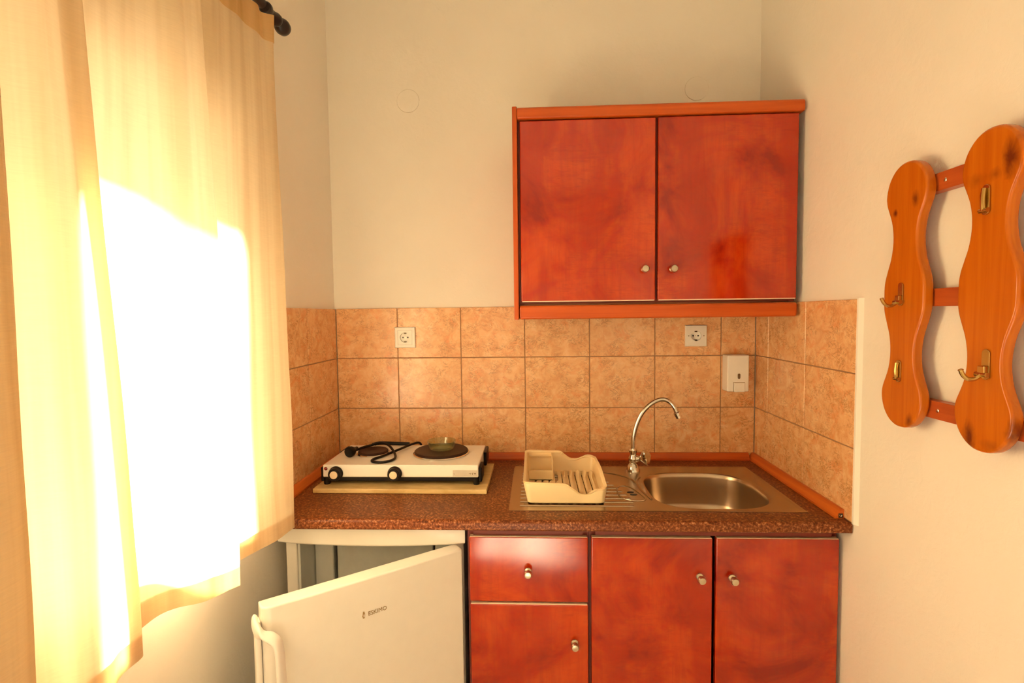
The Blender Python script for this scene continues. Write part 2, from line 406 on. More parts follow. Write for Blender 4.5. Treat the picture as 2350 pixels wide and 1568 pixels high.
for z0, z1 in rows:
    for a0, a1 in cols: tile(wall_back, a0, a1, z0, z1, 'back')
    for a0, a1 in [(0.0, 0.2526), (0.2526, 0.5026), (0.5026, 0.6056)]: tile(wall_left, a0, a1, z0, z1, 'left')
    for a0, a1 in [(0.0, 0.1056), (0.1056, 0.3556), (0.3556, 0.6056)]: tile(wall_right, a0, a1, z0, z1, 'right')
GT = 0.0022
obj('grout', B(0.0, 1.6229, GT, TH-0.0001, 0.889, 1.4845), GROUT, wall_back, smooth=0)
obj('grout', B(-TH+0.0001, -GT, -0.603, 0, 0.889, 1.4845), GROUT, wall_left, smooth=0)
obj('grout', B(1.6229+GT, 1.6229+TH-0.0001, -0.603, 0, 0.889, 1.4845), GROUT, wall_right, smooth=0)
obj('plaster_bead', prism(bmesh.new(), [Vector(p) for p in ((1.6229, -0.6045, 0.8885), (1.6229, -0.611, 0.8885), (XR, -0.621, 0.8885), (XR, -0.6045, 0.8885))], (0, 0, 0.6005)), PLASTER, wall_right, smooth=0)

# round blanking covers painted over on the back wall
for cx, cz, lab in ((0.3052, 2.280, 'round painted junction cover high on bare wall left of cabinet'), (1.397, 2.292, 'round painted junction cover just above wall cabinet')):
    bm = lathe(bmesh.new(), [(0, 0), (0.0415, 0), (0.043, 0.0006), (0.043, 0.003), (0, 0.003)], axis((cx, YB-0.0026, cz), (0, 1, 0)), 32)
    jc = tag(obj('junction_cover', bm, PLASTER, None, (cx, YB, cz)), lab, 'cover plate')
    obj('rim_crack', tube(bmesh.new(), [(cx+0.0428*math.cos(a), YB-0.0008, cz+0.0428*math.sin(a)) for a in [2*math.pi*k/48 for k in range(40)]], 0.0008, 6), CRACK, jc)

# ------------------------------------------------------------------ worktop
CT, CB = 0.888, 0.858
HX0, HX1, HY0, HY1 = 1.135, 1.505, -0.515, -0.165    # cut-out for the sink bowl
bm = bmesh.new()
def edge_strip_profile(x0, x1):
    pts = []
    for k in range(7): a = math.pi/2*k/6; pts.append((x0, -0.591-0.009*math.sin(a), CT-0.009+0.009*math.cos(a)))
    for k in range(7): a = math.pi/2*k/6; pts.append((x0, -0.594-0.006*math.cos(a), CB+0.006-0.006*math.sin(a)))
    pts += [(x0, HY0, CB), (x0, HY0, CT)]
    prism(bm, [Vector(p) for p in pts], (x1-x0, 0, 0))
edge_strip_profile(0.001, 1.6285)
box(bm, 0.001, 1.6215, HY1, -0.001, CB, CT); box(bm, 0.001, HX0, HY0, HY1, CB, CT); box(bm, HX1, 1.6215, HY0, HY1, CB, CT)
tag(obj('worktop', bm, GRANITE, None, (0.8, -0.3, CT), 40), 'long reddish brown speckled granite-look kitchen worktop with rounded front edge', 'worktop')

# wooden upstand strips round the worktop
def upstand(name, a, b, inward, mat, label):
    t = 0.024
    a = Vector(a); b = Vector(b); iv = Vector(inward)
    prof = [(0.0006, 0), (t, 0), (t, 0.006), (t*0.82, 0.010), (0.010, 0.0245), (0.006, 0.026), (0.0006, 0.026)]
    bm = prism(bmesh.new(), [a+iv*p+Vector((0, 0, q+0.0005)) for p, q in prof], b-a)
    return tag(obj(name, bm, mat, None, a, 40), label, 'upstand')
upstand('upstand_strip', (0.0245, 0, CT), (1.5985, 0, CT), (0, -1, 0), TRIMW, 'long orange wood upstand strip along the back of the worktop')
upstand('upstand_strip', (0, -0.0, CT), (0, -0.585, CT), (1, 0, 0), TRIMY, 'orange wood upstand strip along the left wall beside the hot plate')
us = upstand('upstand_strip', (1.6229, -0.0, CT), (1.6229, -0.572, CT), (-1, 0, 0), TRIMY, 'orange wood upstand strip on right wall with open hollow front end')
obj('end_recess', B(1.6075, 1.6195, -0.5727, -0.571, CT+0.003, CT+0.015, bev=0.0005), DARKHOLE, us, smooth=0)
obj('end_clip', tube(bmesh.new(), spline([(1.6085, -0.5735, CT+0.012), (1.612, -0.5745, CT+0.007), (1.6155, -0.5735, CT+0.011)], 5), 0.0012, 6), CHROME, us)

# ------------------------------------------------------------------ cabinets
def knob(bm, p, r=0.0115):
    lathe(bm, [(0, 0), (0.0095, 0), (0.0095, 0.003), (0.0055, 0.006), (0.0055, 0.012), (r*0.8, 0.0145), (r, 0.018), (r, 0.023), (r*0.78, 0.0275), (0, 0.029)], axis(p, (0, -1, 0)), 22)
    return bm

def front(name, parent, x0, x1, z0, z1, yf, th=0.018, kn=None, band=None, knr=0.0115):
    d = obj(name, B(x0, x1, yf, yf+th, z0, z1, bev=0.0035, seg=3), CHERRY, parent, ((x0+x1)/2, yf, (z0+z1)/2), 50)
    if band == 'top': obj('highlight_band', B(x0+0.002, x1-0.002, yf+0.0012, yf+th-0.001, z1-0.0025, z1+0.0008, bev=0.0008, seg=1), BAND, d, smooth=0, label='pale beige edge band with the gloss painted in')
    if band == 'bottom': obj('highlight_band', B(x0+0.003, x1-0.003, yf-0.0004, yf+th-0.003, z0-0.0006, z0+0.0026, bev=0.0006, seg=1), BAND, d, smooth=0, label='pale edge band painted as the bevel highlight')  # pale strip stands in for light caught by the lower bevel
    if kn: obj('knob', knob(bmesh.new(), (kn[0], yf, kn[1]), knr), NICKEL, d, label='satin nickel knob')
    return d

# base: drawer unit
YF = -0.56; yb = YF+0.020
t = thing('drawer_cabinet', 'base cabinet with one drawer above a small door, beside the open fridge', 'cabinet', (0.758, -0.30, 0.0))
bm = bmesh.new()
box(bm, 0.5835, 0.6015, yb, -0.02, 0.0, 0.857); box(bm, 0.9145, 0.9315, yb, -0.02, 0.0, 0.857)
box(bm, 0.6015, 0.9145, yb, -0.02, 0.10, 0.118); box(bm, 0.6015, 0.9145, yb-0.010, yb+0.08, 0.826, 0.857)
box(bm, 0.6015, 0.9145, -0.03, -0.02, 0.118, 0.839); box(bm, 0.6015, 0.9145, yb+0.05, yb+0.066, 0.0, 0.10)
box(bm, 0.6015, 0.9145, yb, yb+0.05, 0.622, 0.638)
obj('carcass', bm, CARC, t, smooth=0)
front('drawer', t, 0.5905, 0.9282, 0.6345, 0.8245, YF, kn=(0.758, 0.726), band='top')
front('door', t, 0.5905, 0.9282, 0.125, 0.6275, YF, kn=(0.889, 0.517), band='top')
# base: sink unit
t = thing('sink_cabinet', 'base cabinet with two tall doors under the sink', 'cabinet', (1.277, -0.30, 0.0))
bm = bmesh.new()
box(bm, 0.9325, 0.9505, yb, -0.02, 0.0, 0.857); box(bm, 1.6035, 1.6215, yb, -0.02, 0.0, 0.857)
box(bm, 0.9505, 1.6035, yb, -0.02, 0.10, 0.118); box(bm, 0.9505, 1.6035, yb-0.010, yb+0.02, 0.8275, 0.857)
box(bm, 0.9505, 1.6035, -0.03, -0.02, 0.118, 0.829); box(bm, 0.9505, 1.6035, yb+0.05, yb+0.066, 0.0, 0.10)
obj('carcass', bm, CARC, t, smooth=0)
front('door', t, 0.9372, 1.2750, 0.125, 0.8245, YF, kn=(1.2395, 0.715), band='top')
front('door', t, 1.2846, 1.6200, 0.125, 0.8255, YF, kn=(1.3285, 0.713), band='top')

# wall cabinet
UF = -0.325
t = thing('wall_cabinet', 'red-brown cherry wall cabinet with two doors above the sink', 'cabinet', (1.17, -0.16, 1.44))
bm = bmesh.new(); ub = UF+0.021
box(bm, 0.7335, 0.7505, ub, YB-0.001, 1.4875, 2.078); box(bm, 1.5945, 1.6120, ub, YB-0.001, 1.4875, 2.078)
box(bm, 0.7505, 1.5945, ub, YB-0.001, 1.490, 1.508); box(bm, 0.7505, 1.5945, ub, YB-0.001, 2.060, 2.078)
box(bm, 0.7505, 1.5945, -0.012, YB-0.001, 1.508, 2.060); box(bm, 1.160, 1.178, ub, -0.012, 1.508, 2.06)
obj('carcass', bm, CARC, t, smooth=0)
obj('side_panel', B(0.7175, 0.7330, UF-0.006, -0.0005, 1.4385, 2.113, bev=0.003), TRIMZ, t, (0.725, -0.16, 1.77))
# crown: rounded moulding returning along the right end
def crown_bm(z0, z1, x0, x1, yf, yb_, rr, round_top=True):
    pts = []
    for k in range(6): a = math.pi/2*k/5; pts.append((x0, yf+rr-rr*math.cos(a), z1-rr+rr*math.sin(a)))
    pts += [(x0, yb_, z1), (x0, yb_, z0)]
    for k in range(4): a = math.pi/2*k/3; pts.append((x0, yf+0.006-0.006*math.sin(a), z0+0.006-0.006*math.cos(a)))
    return prism(bmesh.new(), [Vector(p) for p in pts], (x1-x0, 0, 0), 0.003, 2)
obj('crown_moulding', crown_bm(2.0735, 2.111, 0.7335, 1.6222, UF-0.008, UF+0.06, 0.012), TRIMW, t, (1.17, UF, 2.09))
obj('top_panel', B(0.7335, 1.612, UF+0.062, YB-0.001, 2.0785, 2.094), CARC, t, smooth=0)
obj('valance', B(0.7335, 1.6125, UF-0.002, UF+0.05, 1.4395, 1.4845, bev=0.0075, seg=3), TRIMW, t, (1.17, UF, 1.46))
front('door', t, 0.7410, 1.1688, 1.4960, 2.0690, UF, kn=(1.1330, 1.5955), band='bottom', knr=0.0125)
front('door', t, 1.1765, 1.6085, 1.4960, 2.0700, UF, kn=(1.2225, 1.5945), band='bottom', knr=0.0125)

# ------------------------------------------------------------------ sink
SZ = CT+0.0028
SX0, SX1, SY0, SY1 = 0.703, 1.548, -0.532, -0.105
t = thing('sink', 'stainless steel inset sink with ribbed drainboard on the worktop', 'sink', (1.13, -0.32, CT))
bm = bmesh.new()
bcx, bcy = 1.320, -0.340
N = 96
angs = sorted([2*math.pi*i/N for i in range(N)]+[math.atan2(y-bcy, x-bcx) % (2*math.pi) for x in (SX0, SX1) for y in (SY0, SY1)])
def bowl_pt(a, s=1.0):
    # a D-shaped bowl: blunt left end, fuller right end
    ax = 0.176 if math.cos(a) > 0 else 0.176; ay = 0.163; e = 2.0/(3.4 if math.cos(a) < 0 else 2.9)
    c, s_ = math.cos(a), math.sin(a)
    x = ax*math.copysign(abs(c)**e, c); y = ay*math.copysign(abs(s_)**e, s_)
    return bcx+x*s, bcy+y*s
def rect_pt(a, g=0.0):
    c, s_ = math.cos(a), math.sin(a)
    tx = ((SX1-g if c > 0 else SX0+g)-bcx)/c if abs(c) > 1e-9 else 1e9
    ty = ((SY1-g if s_ > 0 else SY0+g)-bcy)/s_ if abs(s_) > 1e-9 else 1e9
    k = min(tx, ty); return bcx+c*k, bcy+s_*k
def bowl_ring_pt(a, s):
    # point of the bowl outline in real direction a
    best = bowl_pt(a, s); return best
loops = []
loops.append([(*rect_pt(a), CT+0.0002) for a in angs]); loops.append([(*rect_pt(a), SZ-0.0008) for a in angs])
loops.append([(*rect_pt(a, 0.002), SZ) for a in angs]); loops.append([(*rect_pt(a, 0.010), SZ-0.0002) for a in angs])
loops.append([(*rect_pt(a, 0.014), SZ-0.0014) for a in angs])
for s, dz in ((1.10, -0.0014), (1.05, -0.0016), (1.02, -0.003), (1.0, -0.007), (0.985, -0.018), (0.965, -0.06), (0.93, -0.105), (0.86, -0.128), (0.74, -0.137), (0.4, -0.141), (0.13, -0.143)):
    loops.append([(*bowl_ring_pt(a, s), SZ+dz) for a in angs])
vl = [[bm.verts.new(p) for p in L_] for L_ in loops]; n = len(angs)
for A_, B_ in zip(vl, vl[1:]):
    for i in range(n): bm.faces.new((A_[i], A_[(i+1) % n], B_[(i+1) % n], B_[i]))
bm.faces.new(vl[-1])
obj('basin', bm, STEEL, t, smooth=50)
obj('drain_strainer', lathe(bmesh.new(), [(0, 0.002), (0.010, 0.001), (0.03, 0.0035), (0.034, 0.001), (0.034, 0.0)], axis((bcx, bcy, SZ-0.1425), (0, 0, 1)), 24), CHROME, t)
obj('drain_slot', B(bcx-0.002, bcx+0.002, bcy-0.02, bcy+0.02, SZ-0.1405, SZ-0.138), DARKHOLE, t, smooth=0)
for k in range(11):
    y = -0.492+k*0.0305; x1 = 1.075-0.0045*abs(k-1.2)**1.35
    bm = tube(bmesh.new(), [(0.735, y, SZ-0.0030), (0.738, y, SZ-0.0016), (x1-0.004, y, SZ-0.0016), (x1, y, SZ-0.0030)], 0.0030, 8)
    obj('drainer_rib', bm, STEEL, t)
# shallow overflow dish beside the bowl
ov = [(1.048, -0.430), (1.040, -0.400), (1.042, -0.350), (1.052, -0.325), (1.068, -0.318), (1.086, -0.328), (1.100, -0.360), (1.112, -0.400), (1.116, -0.432), (1.105, -0.447), (1.075, -0.448), (1.048, -0.430)]
bm = tube(bmesh.new(), spline([(a, b, SZ-0.001) for a, b in ov], 5), 0.0022, 8); obj('overflow_rim', bm, STEEL, t)
for y in (-0.376, -0.396):
    obj('overflow_slot', lathe(bmesh.new(), [(0, 0.0006), (0.0095, 0.0006), (0.0095, 0)], axis((1.084-(y+0.386)*0.3, y, SZ-0.0014), (0, 0, 1)) @ Matrix.Diagonal((1.15, 0.75, 1, 1)), 18), DARKHOLE, t, smooth=0)
cres = [(1.140, -0.228), (1.124, -0.262), (1.117, -0.312), (1.121, -0.372), (1.134, -0.436)]
bm = tube(bmesh.new(), spline([(a, b, SZ-0.0012) for a, b in cres], 8), 0.0035, 8); obj('bowl_lip', bm, STEEL, t)
sweep = [(0.99, -0.165), (1.045, -0.185), (1.085, -0.215), (1.108, -0.25), (1.112, -0.29)]
bm = tube(bmesh.new(), spline([(a, b, SZ-0.0012) for a, b in sweep], 8), 0.0030, 8); obj('drainer_edge', bm, STEEL, t)

# ------------------------------------------------------------------ tap
FX, FY = 1.131, -0.158
t = thing('tap', 'chrome swan-neck tap with side lever behind the sink', 'tap', (FX, FY, SZ-0.0014))
z0 = SZ-0.0014
obj('base', lathe(bmesh.new(), [(0, 0), (0.0245, 0), (0.0245, 0.004), (0.022, 0.010), (0.020, 0.018), (0.015, 0.026), (0.010, 0.030), (0, 0.030)], axis((FX, FY, z0), (0, 0, 1)), 26), CHROME, t)
obj('body', lathe(bmesh.new(), [(0.010, 0.029), (0.014, 0.033), (0.0165, 0.041), (0.0165, 0.049), (0.012, 0.056), (0.0115, 0.066), (0.0135, 0.070), (0.0145, 0.076), (0.0115, 0.082), (0, 0.082)], axis((FX, FY, z0), (0, 0, 1)), 26), CHROME, t)
path = spline([(FX, FY, z0+0.08), (FX+0.001, FY, z0+0.12), (FX+0.012, FY-0.002, z0+0.170), (FX+0.030, FY-0.004, z0+0.210), (FX+0.056, FY-0.006, z0+0.240), (FX+0.084, FY-0.008, z0+0.257), (FX+0.108, FY-0.010, z0+0.260), (FX+0.128, FY-0.011, z0+0.250), (FX+0.142, FY-0.012, z0+0.232), (FX+0.150, FY-0.013, z0+0.214)], 8)
obj('spout', tube(bmesh.new(), path, 0.0080, 14), CHROME, t)
tip = Vector(path[-1]); td = (path[-1]-path[-3]).normalized()
obj('aerator', lathe(bmesh.new(), [(0.0088, -0.002), (0.0118, 0), (0.0118, 0.010), (0.0105, 0.011), (0.0105, 0.020), (0.0085, 0.021), (0, 0.018)], axis(tip, td), 20), CHROME, t)
ka = Vector((0.80, -0.52, 0.30)).normalized(); kp = Vector((FX, FY, z0+0.042))
kb = obj('stem', lathe(bmesh.new(), [(0, 0.008), (0.0105, 0.010), (0.0125, 0.018), (0.009, 0.024), (0.007, 0.03), (0, 0.03)], axis(kp, ka), 18), CHROME, t)
# three-lobed flared handle
bm = bmesh.new(); rings = []; m4 = axis(kp+ka*0.024, ka)
for h, r, lob in ((0, 0.007, 0), (0.008, 0.0115, 0.05), (0.018, 0.0195, 0.14), (0.028, 0.0250, 0.22), (0.033, 0.0245, 0.22), (0.035, 0.017, 0.12)):
    rings.append([bm.verts.new(m4 @ Vector((r*(1+lob*math.cos(3*a))*math.cos(a), r*(1+lob*math.cos(3*a))*math.sin(a), h))) for a in [2*math.pi*i/30 for i in range(30)]])
for A_, B_ in zip(rings, rings[1:]):
    for i in range(30): bm.faces.new((A_[i], A_[(i+1) % 30], B_[(i+1) % 30], B_[i]))
bm.faces.new(rings[0][::-1]); bm.faces.new(rings[-1]); obj('handle', bm, CHROME, t, smooth=50)

# ------------------------------------------------------------------ dish rack
t = thing('dish_rack', 'cream plastic dish drainer with wavy rim on the drainboard', 'dish rack', (0.87, -0.32, SZ))
RB = SZ+0.002
bx0, bx1, by0, by1 = 0.757, 0.987, -0.484, -0.178     # base rectangle
tx0, tx1, ty0, ty1 = 0.744, 0.996, -0.478, -0.165     # rim rectangle
def interp(pts, x):
    if x <= pts[0][0]: return pts[0][1]
    for (a, b), (c, d) in zip(pts, pts[1:]):
        if x <= c:
            u = (x-a)/(c-a); u = u*u*(3-2*u); return b+(d-b)*u
    return pts[-1][1]
zfront = [(0.744, 0.955), (0.862, 0.9515), (0.925, 0.9185), (0.938, 0.9185), (0.972, 0.935), (1.0, 0.938)]
zback = [(0.744, 0.968), (0.862, 0.9665), (0.912, 0.938), (0.928, 0.938), (0.968, 0.951), (1.0, 0.9465)]
zleft = [(-0.478, 0.955), (-0.165, 0.968)]; zright = [(-0.478, 0.938), (-0.32, 0.953), (-0.165, 0.9465)]
def rect_loop(x0, x1, y0, y1, r, per=26, arc=6):
    pts = []
    cs = [(x1-r, y0+r, -math.pi/2), (x1-r, y1-r, 0), (x0+r, y1-r, math.pi/2), (x0+r, y0+r, math.pi)]
    for i, (cx, cy, a0) in enumerate(cs):
        for k in range(arc+1): a = a0+math.pi/2*k/arc; pts.append((cx+r*math.cos(a), cy+r*math.sin(a)))
        nx, ny, na = cs[(i+1) % 4]; p = pts[-1]; q = (nx+r*math.cos(na), ny+r*math.sin(na))
        for k in range(1, per): pts.append((p[0]+(q[0]-p[0])*k/per, p[1]+(q[1]-p[1])*k/per))
    return pts
bl = rect_loop(bx0, bx1, by0, by1, 0.014); tl = rect_loop(tx0, tx1, ty0, ty1, 0.020)
def rimz(x, y):
    u = (y-ty0)/(ty1-ty0); v = (x-tx0)/(tx1-tx0)
    d = {'f': abs(u), 'b': abs(1-u), 'l': abs(v)*0.8, 'r': abs(1-v)*0.8}
    wgt = {k: 1/(dd+0.004)**2 for k, dd in d.items()}; s_ = sum(wgt.values())
    return (wgt['f']*interp(zfront, x)+wgt['b']*interp(zback, x)+wgt['l']*interp(zleft, y)+wgt['r']*interp(zright, y))/s_
cx_, cy_ = (bx0+bx1)/2, (by0+by1)/2
def ins(p, d):
    v = Vector((cx_-p[0], cy_-p[1])); return p[0]+math.copysign(min(d, abs(v.x)), v.x), p[1]+math.copysign(min(d, abs(v.y)), v.y)
bm = bmesh.new(); L_ = []
inner = 0.0028
L_.append([(*ins(p, inner), RB+0.006) for p in bl])
L_.append([(*ins(p, inner), rimz(*p)-0.001) for p in tl])
L_.append([(p[0], p[1], rimz(*p)+0.001) for p in tl])
L_.append([(*ins(p, -0.008), rimz(*p)-0.0015) for p in tl])
L_.append([(*ins(p, -0.0095), rimz(*p)-0.005) for p in tl])
L_.append([(*ins(p, -0.0075), rimz(*p)-0.006) for p in tl])
L_.append([(p[0], p[1], rimz(*p)-0.0045) for p in tl])
L_.append([(p[0], p[1], RB+0.003) for p in bl])
L_.append([(*ins(p, 0.003), RB) for p in bl])
L_.append([(*ins(p, 0.012), RB) for p in bl])
L_.append([(*ins(p, 0.012), RB+0.004) for p in bl])
vl = [[bm.verts.new(p) for p in q] for q in L_]; n = len(bl)
for A_, B_ in zip(vl, vl[1:]+vl[:1]):
    for i in range(n): bm.faces.new((A_[i], A_[(i+1) % n], B_[(i+1) % n], B_[i]))
obj('basket', bm, CREAMP, t, smooth=45)
nb = 9; x0 = 0.772; pitch = (0.978-x0)/nb
for k in range(nb+1):
    x = x0+k*pitch
    obj('floor_bar', B(x-0.0065, x+0.0065, by0+0.010, by1-0.010, RB+0.001, RB+0.004, bev=0.0008, seg=1), CREAMP, t)
for y in (-0.455, -0.20, -0.215, -0.44):
    obj('cross_bar', B(bx0+0.010, bx1-0.010, y-0.003, y+0.003, RB+0.0012, RB+0.0038), CREAMP, t, smooth=0)
for k in range(nb):
    x = x0+(k+0.35)*pitch
    # plate divider: a low fin with sloping ends, leaning to the right
    pts = [(-0.462, 0.003), (-0.452, 0.020), (-0.425, 0.024), (-0.40, 0.012), (-0.27, 0.012), (-0.245, 0.022), (-0.22, 0.019), (-0.205, 0.003)]
    if k < 4: pts = [(-0.462, 0.003), (-0.452, 0.020), (-0.425, 0.024), (-0.40, 0.012), (-0.31, 0.012), (-0.30, 0.003)]
    bm = prism(bmesh.new(), [Vector((x+z*0.45, y, RB+z)) for y, z in pts], (0.0035, 0, 0.0))
    obj('plate_divider', bm, CREAMP, t, smooth=0)
bm = bmesh.new(); cxr = 0.838; cyf = -0.285
box(bm, cxr, cxr+0.0025, cyf, ty1-0.004, RB+0.004, 0.962, 0.0008, 1)
box(bm, bx0+0.002, cxr, cyf, cyf+0.0025, RB+0.004, 0.930, 0.0008, 1)
box(bm, bx0+0.002, cxr, ty1-0.022, ty1-0.003, 0.950, 0.9525, 0.0008, 1)
box(bm, bx0+0.003, cxr, cyf, by1-0.004, RB+0.0045, RB+0.007)
obj('cutlery_compartment', bm, CREAMP, t, smooth=30)

# ------------------------------------------------------------------ stone board and hot plate
bm = bmesh.new()
prism(bm, [Vector(p) for p in [(0.064, -0.394, CT+0.0005), (0.6265, -0.3985, CT+0.0005), (0.6285, -0.115, CT+0.0005), (0.066, -0.112, CT+0.0005)]], (0, 0, 0.0155), 0.003, 2)
tag(obj('stone_board', bm, MARBLE, None, (0.345, -0.255, CT)), 'pale yellowish marble slab lying on the worktop under the hot plate', 'board')
BZ = CT+0.016
t = thing('hot_plate', 'white two-burner electric hot plate with black knobs on marble slab', 'hot plate', (0.34, -0.235, BZ))
hx0, hx1, hy0, hy1, hz0, hz1 = 0.0845, 0.5965, -0.360, -0.108, 0.930, 0.971
obj('housing', B(hx0, hx1, hy0, hy1, hz0, hz1, bev=0.0035, seg=3), WHITEP, t, smooth=45)
obj('base_tray', B(hx0+0.004, hx1-0.004, hy0+0.006, hy1-0.004, 0.915, hz0+0.001, bev=0.002), BLACK, t)
for x in (hx0-0.002, hx1-0.018):
    for y in (hy0+0.000, hy1-0.026):
        obj('foot', lathe(bmesh.new(), [(0, 0), (0.0095, 0), (0.0105, 0.003), (0.0105, 0.022), (0, 0.022)], axis((x+0.010, y+0.013, BZ+0.0003), (0, 0, 1)), 16), RUBBER, t)
for x0_, x1_ in ((hx0-0.010, hx0-0.0003), (hx1+0.0003, hx1+0.011)):
    obj('side_grip', B(x0_, x1_, hy0+0.006, hy0+0.075, 0.913, 0.962, bev=0.004), BLACK, t)
    obj('side_grip', B(x0_, x1_, hy1-0.085, hy1+0.002, 0.918, 0.968, bev=0.004), BLACK, t)
for cx, cy, r in ((0.450, -0.216, 0.0935), (0.2085, -0.222, 0.052)):
    obj('plate_ring', lathe(bmesh.new(), [(0, 0.0002), (r+0.004, 0.0002), (r+0.0045, 0.003), (r+0.001, 0.005), (r-0.004, 0.0045), (0, 0.0045)], axis((cx, cy, hz1), (0, 0, 1)), 48), CHROME, t)
    obj('burner_plate', lathe(bmesh.new(), [(0, 0.0045), (r-0.001, 0.0045), (r, 0.006), (r, 0.010), (r-0.003, 0.0125), (r*0.82, 0.0128), (r*0.80, 0.0122), (r*0.35, 0.0122), (r*0.30, 0.0108), (0, 0.0108)], axis((cx, cy, hz1), (0, 0, 1)), 48), IRON, t)
for cx in (0.1285, 0.3235):
    k = obj('control_knob', lathe(bmesh.new(), [(0, 0), (0.0235, 0), (0.0235, 0.004), (0.021, 0.007), (0.020, 0.018), (0.018, 0.020), (0, 0.020)], axis((cx, hy0-0.0003, 0.9435), (0, -1, 0)), 28), BLACK, t, (cx, hy0, 0.9435))
    obj('knob_cap', lathe(bmesh.new(), [(0, 0.0195), (0.0125, 0.0195), (0.0125, 0.0225), (0.011, 0.0235), (0, 0.0235)], axis((cx, hy0, 0.9435), (0, -1, 0)), 24), plain('cream_knob_cap', (0.80, 0.66, 0.46), 0.35), k, label='cream knob cap')
obj('indicator_light', lathe(bmesh.new(), [(0, 0.003), (0.0045, 0.002), (0.006, 0), (0.006, -0.002)], axis((0.0945, hy0, 0.9585), (0, -1, 0)), 16), RED, t, label='dark red indicator light')
bd = obj('badge', B(0.5135, 0.5925, hy0-0.0012, hy0+0.001, 0.9345, 0.9545, bev=0.0005, seg=1), BADGE, t, label='worn silver rating badge')
for x0_, z0_, x1_, z1_, wd in ((0.5165, 0.943, 0.5195, 0.9415, 0.0006), (0.566, 0.9425, 0.569, 0.9445, 0.0008), (0.571, 0.9415, 0.5735, 0.9455, 0.0010), (0.5775, 0.9405, 0.5795, 0.9465, 0.0012), (0.5835, 0.9435, 0.5885, 0.9435, 0.0020)):
    p, q = Vector((x0_, 0, z0_)), Vector((x1_, 0, z1_)); d = (q-p).normalized(); nrm = Vector((-d.z, 0, d.x))*wd
    obj('printed_mark', prism(bmesh.new(), [v+Vector((0, hy0-0.0015, 0)) for v in (p-nrm, q-nrm, q+nrm, p+nrm)], (0, 0.0004, 0)), INK, bd, smooth=0)
# mains lead lying on the hot plate
cz = hz1+0.005
lead = [(0.152, -0.236, cz+0.010), (0.166, -0.205, cz+0.012), (0.190, -0.182, cz+0.014), (0.215, -0.160, cz+0.016), (0.250, -0.180, cz+0.014), (0.285, -0.235, cz+0.006), (0.305, -0.285, cz), (0.302, -0.325, cz), (0.275, -0.347, cz), (0.243, -0.338, cz), (0.238, -0.310, cz), (0.262, -0.270, cz+0.001), (0.300, -0.205, cz+0.006), (0.325, -0.140, cz+0.006), (0.345, -0.108, cz+0.004), (0.352, -0.100, cz-0.010), (0.345, -0.094, cz-0.030), (0.32, -0.098, cz-0.035)]
pc = obj('power_lead', tube(bmesh.new(), spline(lead, 8), 0.0042, 10), RUBBER, t)
obj('lead_sleeve', tube(bmesh.new(), spline([(0.182, -0.125, cz+0.003), (0.205, -0.121, cz+0.006), (0.26, -0.120, cz+0.004), (0.312, -0.122, cz+0.003)], 6), 0.0066, 12), RUBBER, t)
obj('lead_loop', tube(bmesh.new(), spline([(0.184, -0.125, cz+0.004), (0.178, -0.133, cz+0.006), (0.190, -0.150, cz+0.010), (0.205, -0.162, cz+0.014)], 6), 0.0042, 10), RUBBER, t)
pd = Vector((-0.30, -0.95, -0.10)).normalized(); pp = Vector((0.143, -0.262, cz+0.013))
pl = obj('plug', lathe(bmesh.new(), [(0, -0.036), (0.006, -0.034), (0.0075, -0.022), (0.012, -0.014), (0.0165, -0.006), (0.0185, 0.0), (0.0185, 0.010), (0.017, 0.013), (0, 0.013)], axis(pp, pd), 24), RUBBER, pc, (0.143, -0.262, cz+0.013))

# glass ash tray on the big burner
t = tag(obj('glass_dish', lathe(bmesh.new(), [(0, 0.0), (0.040, 0.0), (0.044, 0.004), (0.0505, 0.026), (0.0505, 0.029), (0.048, 0.029), (0.047, 0.026), (0.040, 0.008), (0.036, 0.006), (0, 0.006)], axis((0.4495, -0.2045, hz1+0.0132), (0, 0, 1)), 40), GLASS, None, (0.4495, -0.2045, hz1+0.013)), 'small round clear glass dish on the large burner', 'dish')

